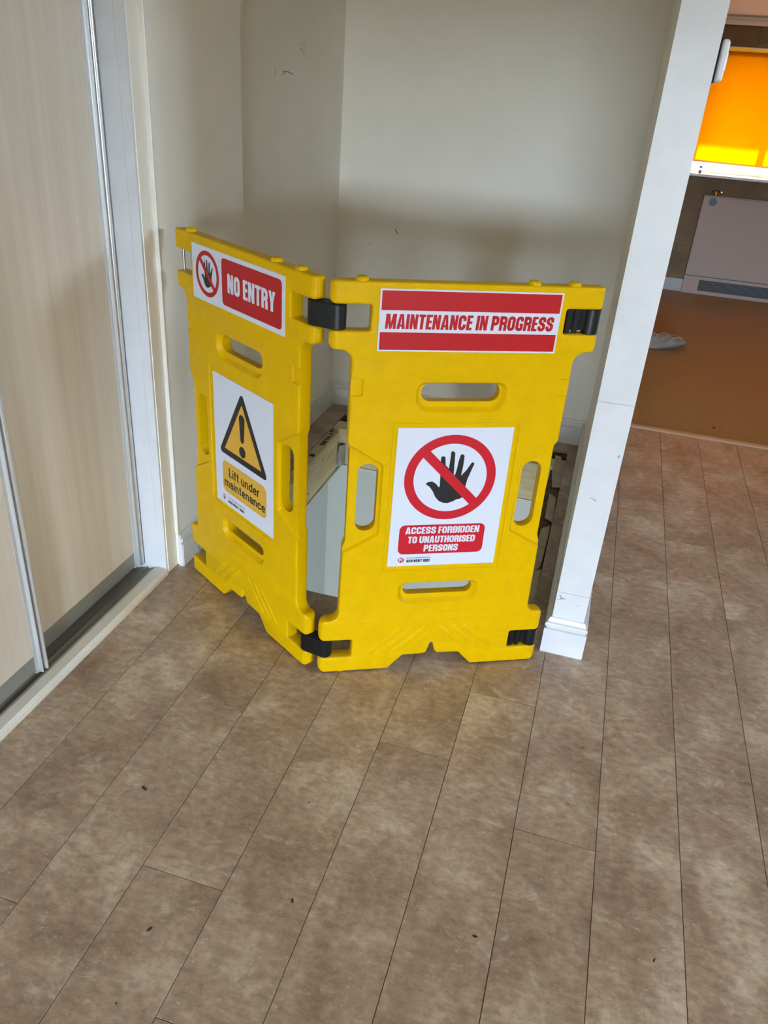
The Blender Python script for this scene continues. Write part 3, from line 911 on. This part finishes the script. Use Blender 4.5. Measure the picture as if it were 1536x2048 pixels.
SIGN_MATS = [M_sign, M_red, M_ink, M_red2, M_rededge, M_amber]
Y1, Y2, Y3 = -0.0003, -0.0006, -0.0009
def sign_forbidden(bm):        # local origin: sign centre (0, .5785) in panel coordinates
    o = .5785
    board(bm, -.1537, .1537, -.2075, .2075)
    no_hand(bm, -.0025, .642 - o, 1.0, Y1, 1, 2)
    flat(bm, rrect(-.1275, .1137, .4093 - o, .5017 - o, .016), Y1, 1)
    for s, a, b, z in (('ACCESS FORBIDDEN', -.1106, .0979, .4738), ('TO UNAUTHORISED', -.102, .0891, .4443), ('PERSONS', -.0549, .0432, .4166)):
        text(bm, s, a, b, z - o, z + .0217 - o, Y2, 0, shear=0.03, t=.205)
    small_print(bm, -.1245, .382 - o, 1.0, Y1, 2, 1)
    font_text(bm, 'www.powelectrical.com', -.1016, -.0331, .3945 - o, .3995 - o, Y1, 2, 0.02)
    text(bm, '020 8507 1001', -.0998, -.034, .3822 - o, .3918 - o, Y1, 2)

def sign_progress(bm):         # local origin (0.0025, 1.059)
    board(bm, -.2235, .2235, -.074, .074)
    flat(bm, [(-.2195, .0245), (.2195, .0245), (.2195, .0700), (-.2195, .0700)], Y1, 3)
    flat(bm, [(-.2195, -.0700), (.2195, -.0700), (.2195, -.0275), (-.2195, -.0275)], Y1, 3)
    text(bm, 'MAINTENANCE IN PROGRESS', -.2085, .2095, -.0195, .0160, Y1, 3, shear=0.05, t=.215)

def sign_entry(bm):            # local origin (-.0283, 1.0517) of the fitted left plane
    board(bm, -.223, .223, -.074, .074)
    no_hand(bm, -.1430, .0030, .0615 / .1245, Y1, 3, 2)
    flat(bm, rrect(-.0670, .2125, -.0610, .0620, .012), Y1, 3)
    text(bm, 'NO ENTRY', -.0385, .1850, -.0240, .0265, Y2, 0, t=.215)

def sign_lift(bm):             # local origin (-.0144, .5752) of the fitted left plane
    board(bm, -.1537, .1537, -.2075, .2075)
    tri = lambda x0, x1, xm, z0, z1, r: rpath([(x0, z0, r), (x1, z0, r), (xm, z1, r)], True, 6)
    flat(bm, tri(-.1300, .1310, .0005, -.0345, .1900, .0105), Y1, 2)
    flat(bm, tri(-.0975, .0985, .0005, -.0150, .1520, .001), Y2, 5)
    flat(bm, rpath([(-.0085, .035, .008), (.0085, .035, .008), (.0165, .122, .016), (-.0165, .122, .016)], True, 6), Y3, 2)
    flat(bm, [(.0172 * cos(2 * pi * i / 28), .0065 + .0172 * sin(2 * pi * i / 28)) for i in range(28)], Y3, 2)
    flat(bm, rrect(-.1145, .1225, -.1610, -.0570, .020), Y1, 5)
    text(bm, 'Lift under', -.0785, .0865, -.1040, -.0745, Y2, 2, gap=.095, t=.165)
    text(bm, 'maintenance', -.1050, .1150, -.1415, -.1130, Y2, 2, gap=.095, t=.165)
    small_print(bm, -.1190, -.1930, 1.0, Y1, 2, 1)
    font_text(bm, 'www.powelectrical.com', -.0890, .0060, -.1805, -.1755, Y1, 2, 0.02)
    text(bm, '020 8507 1001', -.0870, .0022, -.1955, -.1862, Y1, 2)

PM = panel_mesh()
foot_me = mk(lambda bm: dome(bm, (0, 0, 0), 0.016, 0.006, -1), 'foot', M_yellow, 40)
peg_me = mk(lambda bm: dome(bm, (0, 0, 0), 0.0165, 0.009, 1), 'stacking_peg', M_yellow, 40)
pin_u = mk(lambda bm: cyl(bm, (0, 0), 0.0042, 1.02, 1.11, 14), 'hinge_pin', M_steel, 40)
pin_l = mk(lambda bm: cyl(bm, (0, 0), 0.0042, 0.05, 0.13, 14), 'hinge_pin', M_steel, 40)
ROOT = (-0.615, 1.735, 0.0)
barrier = obj('folding_barrier', None, label='yellow plastic two-panel folding barrier with warning signs standing across the alcove', cat='safety barrier', loc=ROOT)

def barrier_panel(c, ang, shift, label):
    d = Vector((cos(ang), sin(ang), 0))
    pos = Vector((c[0], c[1], 0)) + d * shift
    o = obj('barrier_panel', PM, barrier, pos - Vector(ROOT), ang, label=label)
    for s in (-.270, .270):
        obj('foot', foot_me, o, (s, TH / 2, 0.006))
    for s in (-.264, .154, .256):
        obj('stacking_peg', peg_me, o, (s, TH / 2, 1.147))
    for s in (-PIN, PIN):
        obj('hinge_pin', pin_u, o, (s, TH / 2, 0), label='thin steel hinge rod')
        obj('hinge_pin', pin_l, o, (s, TH / 2, 0), label='thin steel hinge rod')
    return o, pos, d
FC, FA, FS = (-0.296, 1.854), 0.4632, 0.002
LC, LA, LS = (-0.9013, 1.8818), -0.5695, -0.024
pf, posf, df = barrier_panel(FC, FA, FS, 'right barrier panel, facing the viewer')
pl_, posl, dl = barrier_panel(LC, LA, LS, 'left barrier panel, angled back to the wardrobe')
SB = 0.0004
obj('sign', mk(sign_forbidden, 'sign', SIGN_MATS), pf, (0.001 - FS, SB, .5785), label='white sign with a barred black hand and ACCESS FORBIDDEN TO UNAUTHORISED PERSONS')
obj('sign', mk(sign_progress, 'sign', SIGN_MATS), pf, (0.0025 - FS, -0.0027, 1.059), label='red and white sign reading MAINTENANCE IN PROGRESS')
obj('sign', mk(sign_entry, 'sign', SIGN_MATS), pl_, (-.0283 - LS, -0.0027, 1.0517), label='red and white NO ENTRY sign with a barred hand')
obj('sign', mk(sign_lift, 'sign', SIGN_MATS), pl_, (-.0144 - LS, SB, .5752), label='white sign with an amber warning triangle and Lift under maintenance')

# black links round the pins of the two panels
nf, nl = Vector((df.y, -df.x, 0)), Vector((dl.y, -dl.x, 0))
p_left = posl + dl * PIN - nl * (TH / 2)
p_front = posf - df * PIN - nf * (TH / 2)
def link(bm, z0, z1):
    a, b = p_left - Vector(ROOT), p_front - Vector(ROOT)
    t = atan2(b.y - a.y, b.x - a.x)
    r = 0.0205
    pts = [(b.x + r * cos(t - pi / 2 + pi * k / 10), b.y + r * sin(t - pi / 2 + pi * k / 10)) for k in range(11)]
    pts += [(a.x + r * cos(t + pi / 2 + pi * k / 10), a.y + r * sin(t + pi / 2 + pi * k / 10)) for k in range(11)]
    zs = [(z0, .002), (z0 + .002, 0), (z1 - .002, 0), (z1, .002)]
    rings = [[bm.verts.new((x, y, z)) for x, y in offset(pts, o)] for z, o in zs]
    for r0, r1 in zip(rings[:-1], rings[1:]):
        for i in range(len(pts)):
            bm.faces.new([r0[i], r0[(i + 1) % len(pts)], r1[(i + 1) % len(pts)], r1[i]])
    bm.faces.new(rings[0][::-1]); bm.faces.new(rings[-1])
for z0, z1 in ((1.0325, 1.092), (.0615, .119)):
    obj('hinge_link', mk(lambda bm: link(bm, z0, z1), 'hinge_link', M_black, 40), barrier, label='black plastic hinge link')
# at the free right end the links are folded back into the slots
def clip_link(bm, z0, z1):
    c = (PIN - 0.002, TH / 2)
    cyl(bm, c, 0.0205, z0, z1, 24)
    box(bm, PIN - .060, PIN - .012, TH / 2 - .008, TH / 2 + .004, z0 + .008, z1)
    box(bm, PIN - .052, PIN - .040, TH / 2 - .013, TH / 2 - .006, z0 + .001, z1)
    box(bm, PIN - .072, PIN - .060, TH / 2 - .014, TH / 2 + .012, z0 + .002, z1)
    box(bm, PIN - .034, PIN - .030, TH / 2 - .011, TH / 2 - .006, z0 + .010, z1)
for z0, z1 in ((1.0325, 1.092), (.0615, .119)):
    o = obj('hinge_link', mk(lambda bm: clip_link(bm, z0, z1), 'hinge_link', M_black, 35), barrier, posf - Vector(ROOT), FA, label='black plastic hinge link folded back')

# ================================================================== DETAILS
# stamps on the timbers (print), part of the joist
bm = bmesh.new()
X = -1.1395
def face_txt(s, y0, y1, z0, z1):
    b2 = bmesh.new(); text(b2, s, 0, 1, 0, 1, 0, 0)
    for f in b2.faces:
        quad(bm, [(X, y0 + (y1 - y0) * v.co.x, z0 + (z1 - z0) * v.co.z) for v in f.verts])
    b2.free()
bm_s = bm
def ce(y, z, h):
    for dy, e in ((0, 0), (h * .75, 1)):
        pts = [(y + dy + h / 2 - h / 2 * sin(pi * k / 10), z + h / 2 * cos(pi * k / 10)) for k in range(11)]
        strip(bm_s, pts, h * .14, lambda u, v: (X, u, v), 0)
        if e: quad(bm_s, [(X, y + dy + .0, z - h * .06), (X, y + dy + h * .4, z - h * .06), (X, y + dy + h * .4, z + h * .06), (X, y + dy, z + h * .06)])
ce(2.985, -.085, .034)
quad(bm, [(X, 3.22, -.052), (X, 3.232, -.055), (X, 3.230, -.066), (X, 3.219, -.064)])
quad(bm, [(X, 3.03, -.150), (X, 3.05, -.152), (X, 3.048, -.160), (X, 3.03, -.158)])
for w, y0, y1 in (('IA', 3.43, 3.40), ('N', 3.385, 3.365), ('DRA', 3.36, 3.27), ('R', 3.16, 3.13)):
    b2 = bmesh.new(); text(b2, w, 0, 1, 0, 1, 0, 0)
    for f in b2.faces:
        quad(bm, [(-1.148 - .030 * v.co.x if False else -1.178 + .026 * v.co.z, y1 + (y0 - y1) * v.co.x, -0.0055) for v in f.verts])
    b2.free()
obj('printed_stamp', finish(bm, 'printed_stamp', M_ink, recalc=False), jo, label='black printed grading stamp', kind='stuff')

# torn strips of board lying along the right edge of the opening
def scrap(pts, z, tilt, label):
    bm = bmesh.new()
    cx = sum(p[0] for p in pts) / len(pts); cy = sum(p[1] for p in pts) / len(pts)
    A = []; B = []
    for x, y in pts:
        dz = (x - cx) * tilt + random.uniform(-.0015, .0015)
        A.append(bm.verts.new((x - cx, y - cy, dz))); B.append(bm.verts.new((x - cx, y - cy, dz + .006)))
    bm.faces.new(A[::-1]); bm.faces.new(B)
    n = len(pts)
    for i in range(n):
        bm.faces.new([A[i], A[(i + 1) % n], B[(i + 1) % n], B[i]])
    obj('board_scrap', finish(bm, 'board_scrap', M_scrap), loc=(cx, cy, z), label=label, cat='scrap', group='torn board scraps along the opening')
ledge = boxes('edge_batten', [M_slab], (-.088, HX1 - .001, HY0 + .002, 3.498, -.05, -.02), bev=0.002)
obj('edge_batten', ledge, label='dark timber batten along the right edge of the floor opening', cat='beam')
scrap([(-.080, 3.64), (-.052, 3.625), (-.026, 3.47), (-.027, 3.29), (-.060, 3.285), (-.078, 3.45)], -.008, .02, 'torn grey board scrap on the opening edge, farthest from the barrier')
scrap([(-.066, 3.21), (-.034, 3.172), (-.030, 3.06), (-.028, 2.95), (-.060, 2.972), (-.064, 3.1)], -.008, .02, 'torn grey board scrap on the opening edge, second from the back wall')
scrap([(-.064, 2.872), (-.032, 2.905), (-.032, 2.80), (-.033, 2.72), (-.066, 2.745)], -.009, .02, 'torn grey board scrap on the opening edge, third from the back wall')
scrap([(-.064, 2.738), (-.033, 2.712), (-.034, 2.60), (-.038, 2.575), (-.056, 2.545), (-.068, 2.55)], -.012, .02, 'torn grey board scrap on the opening edge, fourth from the back wall')
scrap([(-.058, 2.54), (-.030, 2.57), (-.026, 2.40), (-.024, 2.24), (-.052, 2.22), (-.058, 2.38)], -.016, .02, 'torn grey board scrap on the opening edge, nearest the barrier')

# scuffs on the left alcove wall and on the partition end
bm = bmesh.new()
def scuff_x(y, z, l, ang, w=.002):
    c, s = cos(ang), sin(ang)
    quad(bm, [(-1.3127, y + c * a * l - s * b * w, z + s * a * l + c * b * w) for a, b in ((-.5, -.5), (.5, -.5), (.5, .5), (-.5, .5))])
for (y, z, l, a) in ((3.292, 1.640, .030, 2.2), (3.325, 1.625, .026, 2.1), (3.345, 1.640, .018, 2.0), (3.352, 1.612, .030, 2.1), (3.322, 1.648, .016, 2.3),
                     (3.310, 1.628, .022, 2.2), (3.335, 1.655, .012, 2.1)):
    scuff_x(y, z, l, a, .0022)
for (y, z, l, a) in ((3.15, 1.552, .060, .05), (3.20, 1.548, .05, -.1), (3.13, 1.545, .03, .3), (3.05, 1.548, .022, 1.57)):
    scuff_x(y, z, l, a, .0035)
obj('scuff_marks', finish(bm, 'scuff_marks', M_scuff, recalc=False), bpy.data.objects['wall_left'], kind='stuff')
bm = bmesh.new()
def scuff_y(x, z, l, ang, w, y=2.0797):
    c, s = cos(ang), sin(ang)
    quad(bm, [(x + c * a * l - s * b * w, y, z + s * a * l + c * b * w) for a, b in ((-.5, -.5), (.5, -.5), (.5, .5), (-.5, .5))])
scuff_y(.080, .5490, .018, -.45, .0018); scuff_y(.086, .5462, .005, -.3, .003)
scuff_y(.049, .205, .014, -.9, .003); scuff_y(.056, .199, .016, .05, .003); scuff_y(.047, .194, .010, .2, .002); scuff_y(.105, .185, .010, .2, .001)
scuff_y(.122, .69, .010, 1.2, .003); scuff_y(.084, .838, .095, .02, .0012)
obj('scuff_marks', finish(bm, 'scuff_marks', mat('grey_scuff', lin(128, 130, 132), .8), recalc=False), bpy.data.objects['wall_partition'], kind='stuff')
bm = bmesh.new()
scuff_y(-1.015, .918, .030, -.9, .006, 3.8197); scuff_y(-1.144, .848, .016, -.3, .003, 3.8197)
obj('scuff_marks', finish(bm, 'scuff_marks', M_scuff, recalc=False), bpy.data.objects['wall_back'], kind='stuff')

# light switch on the far side of the partition end
M_plate = mat('black_plate', lin(8, 8, 10), .6, spec=.2)
t = obj('light_switch', None, loc=(0.133, 2.135, 1.636), label='white switch box on a black back plate, high on the right side of the pillar', cat='switch')
obj('back_plate', boxes('back_plate', [M_plate], (-.001, .0045, -.043, .043, -.043, .043)), t, label='black back plate')
obj('cover', boxes('cover', [M_white], (.0045, .022, -.041, .041, -.041, .041), bev=.007, seg=3), t)
obj('rocker', boxes('rocker', [M_white], (.022, .025, -.010, .010, -.018, .018), bev=.001), t)

# kitchen heater under the window
HXa, HXb = .672, 1.95
t = obj('panel_heater', None, loc=(HXa, 7.95, 0.0), label='white floor-standing fan convector with a low vent, under the kitchen window', cat='heater')
Wd = HXb - HXa
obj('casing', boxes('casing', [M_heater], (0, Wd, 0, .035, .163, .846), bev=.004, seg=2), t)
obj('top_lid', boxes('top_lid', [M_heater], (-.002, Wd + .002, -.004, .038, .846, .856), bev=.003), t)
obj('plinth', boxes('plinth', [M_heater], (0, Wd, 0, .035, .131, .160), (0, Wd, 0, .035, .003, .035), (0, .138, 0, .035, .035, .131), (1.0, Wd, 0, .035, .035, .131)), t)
gr = obj('vent_grille', boxes('vent_grille', [M_grille], (.138, 1.0, .020, .034, .035, .131)), t, label='dark vent grille')
for k in range(7):
    obj('slat', boxes('slat', [M_grille], (.138, 1.0, .006, .018, .041 + k * .0135, .045 + k * .0135)), gr)
obj('sticker', mk(lambda bm: cyl(bm, (.085, .803), .034, -.002, .002, 28, axis='y'), 'sticker', M_teal), t, label='round teal sticker')
def valve(bm):
    cyl(bm, (.095, .020), .012, .856, .880, 14)
    cyl(bm, (.095, .020), .038, .878, .892, 22, r2=.034)
    cyl(bm, (.095, .020), .030, .892, .897, 22, r2=.018)
    box(bm, .120, .145, .014, .026, .880, .890)
obj('valve_knob', mk(valve, 'valve_knob', M_brass, 40), t, label='small brass knob on top of the heater')

# roller blind in front of the window
t = obj('roller_blind', None, loc=(.38, 7.968, 1.90), label='orange roller blind pulled down over the kitchen window, glowing with sunlight', cat='blind')
Lb = 1.93
obj('roller', mk(lambda bm: cyl(bm, (.030, .057), .021, .0, Lb, 24, axis='x'), 'roller', M_roll, 40), t, label='pale yellow rolled tube')
def cloth(bm):
    n, m = 14, 22
    g = [[bm.verts.new((Lb * i / n, .010 + .004 * sin(i * 1.3) * (j / m), .052 - (.855 - (.016 * (1 - i / n))) * j / m)) for i in range(n + 1)] for j in range(m + 1)]
    for j in range(m):
        for i in range(n):
            bm.faces.new([g[j][i], g[j][i + 1], g[j + 1][i + 1], g[j + 1][i]])
obj('fabric', mk(cloth, 'fabric', M_blind, 60), t, label='orange translucent fabric')
def hem(bm):
    v = box(bm, 0, Lb, .006, .014, -.802, -.788)
    for p in v:
        p.co.z += .016 * (1 - p.co.x / Lb)
obj('hem_bar', mk(hem, 'hem_bar', mat('orange_hem', lin(214, 132, 20), .5)), t)
for s in (-.004, Lb + .001):
    obj('bracket', boxes('bracket', [M_white], (s, s + .003, .002, .10, .03, .085)), t)

# small black box at the end of the sill, bag on the kitchen floor
t = obj('trinket_box', None, loc=(.548, 7.960, 1.021), label='tiny black and white box at the left end of the kitchen sill', cat='box')
obj('box_body', boxes('box_body', [M_black], (.030, .052, -.02, .02, .0015, .060), bev=.001), t)
obj('box_band', boxes('box_band', [M_white], (.0295, .0525, -.0205, .0205, .026, .046)), t, label='white band')

def bag(bm):
    bmesh.ops.create_icosphere(bm, subdivisions=4, radius=1.0)
    rnd = random.Random(3)
    dirs = [(Vector((rnd.uniform(-1, 1), rnd.uniform(-1, 1), rnd.uniform(-.6, 1))).normalized(), rnd.uniform(.55, .95)) for _ in range(42)]
    for v in bm.verts:
        p = v.co.normalized()
        r = 1.15
        for d, h in dirs:                      # crumpled film: cut by random planes -> facets and creases
            k = p.dot(d)
            if k > 1e-3:
                r = min(r, h / k)
        p = p * r
        x, y, z = p.x * .27, p.y * .15, p.z * .062
        x = max(-.235, min(.235, x)); y = max(-.115, min(.115, y))
        z = max(-.040, z + .010 * sin(x * 60 + y * 25) * (1 if p.z > .2 else 0) + .006 * sin(y * 110 - x * 40) * (1 if p.z > .2 else 0))
        v.co = (x, y, z + .0415)
obj('plastic_bag', mk(bag, 'plastic_bag', M_film, 25), loc=(.450, 5.94, 0.001), rotz=.06, label='crumpled clear plastic package lying on the kitchen floor', cat='package')

# grit and crumbs on the planks
CR = [(-.390, 1.004, .0042, 'oval dark crumb on the floor planks, low in the middle of the photo'),
      (-.641, .850, .005, 'dark crumb on the floor planks below the left cross joint'),
      (-.622, .702, .0026, 'small dark speck on the planks at the bottom left of the photo'),
      (-.842, 1.164, .006, 'largest dark crumb on the planks, in front of the wardrobe doors'),
      (-.451, 1.260, .0022, 'tiny dark speck on the plank in front of the barrier hinge'),
      (-.283, 1.776, .0024, 'tiny dark speck close in front of the right barrier panel'),
      (.179, 1.680, .003, 'dark speck on the plank in front of the pillar foot'),
      (.362, 1.123, .0036, 'dark crumb on the planks near the bottom right corner of the photo'),
      (-.001, 1.053, .0042, 'thin dark sliver on the planks, low and right of centre'),
      (.103, 1.778, .002, 'tiny dark speck just before the white pillar skirting'),
      (.715, 4.388, .010, 'dark crumb on the kitchen vinyl just past the threshold strip'),
      (.277, 2.600, .0035, 'dark speck on the corridor planks right of the pillar'),
      (.157, 1.473, .0022, 'tiny dark speck just behind the cross joint right of centre')]
for x, y, s, lab in CR:
    bm = bmesh.new()
    bmesh.ops.create_icosphere(bm, subdivisions=1, radius=1.0)
    a = random.uniform(0, pi)
    for v in bm.verts:
        q = v.co * (1 + random.uniform(-.25, .25))
        x2, y2 = q.x * s * 1.5, q.y * s * .6
        v.co = (x2 * cos(a) - y2 * sin(a), x2 * sin(a) + y2 * cos(a), max(-.0006, q.z * s * .35) + .0006)
    obj('crumb', finish(bm, 'crumb', M_grit), loc=(x, y, 0.001 if y > 4.2 else 0.0), label=lab, cat='debris', group='crumbs of grit on the floor')
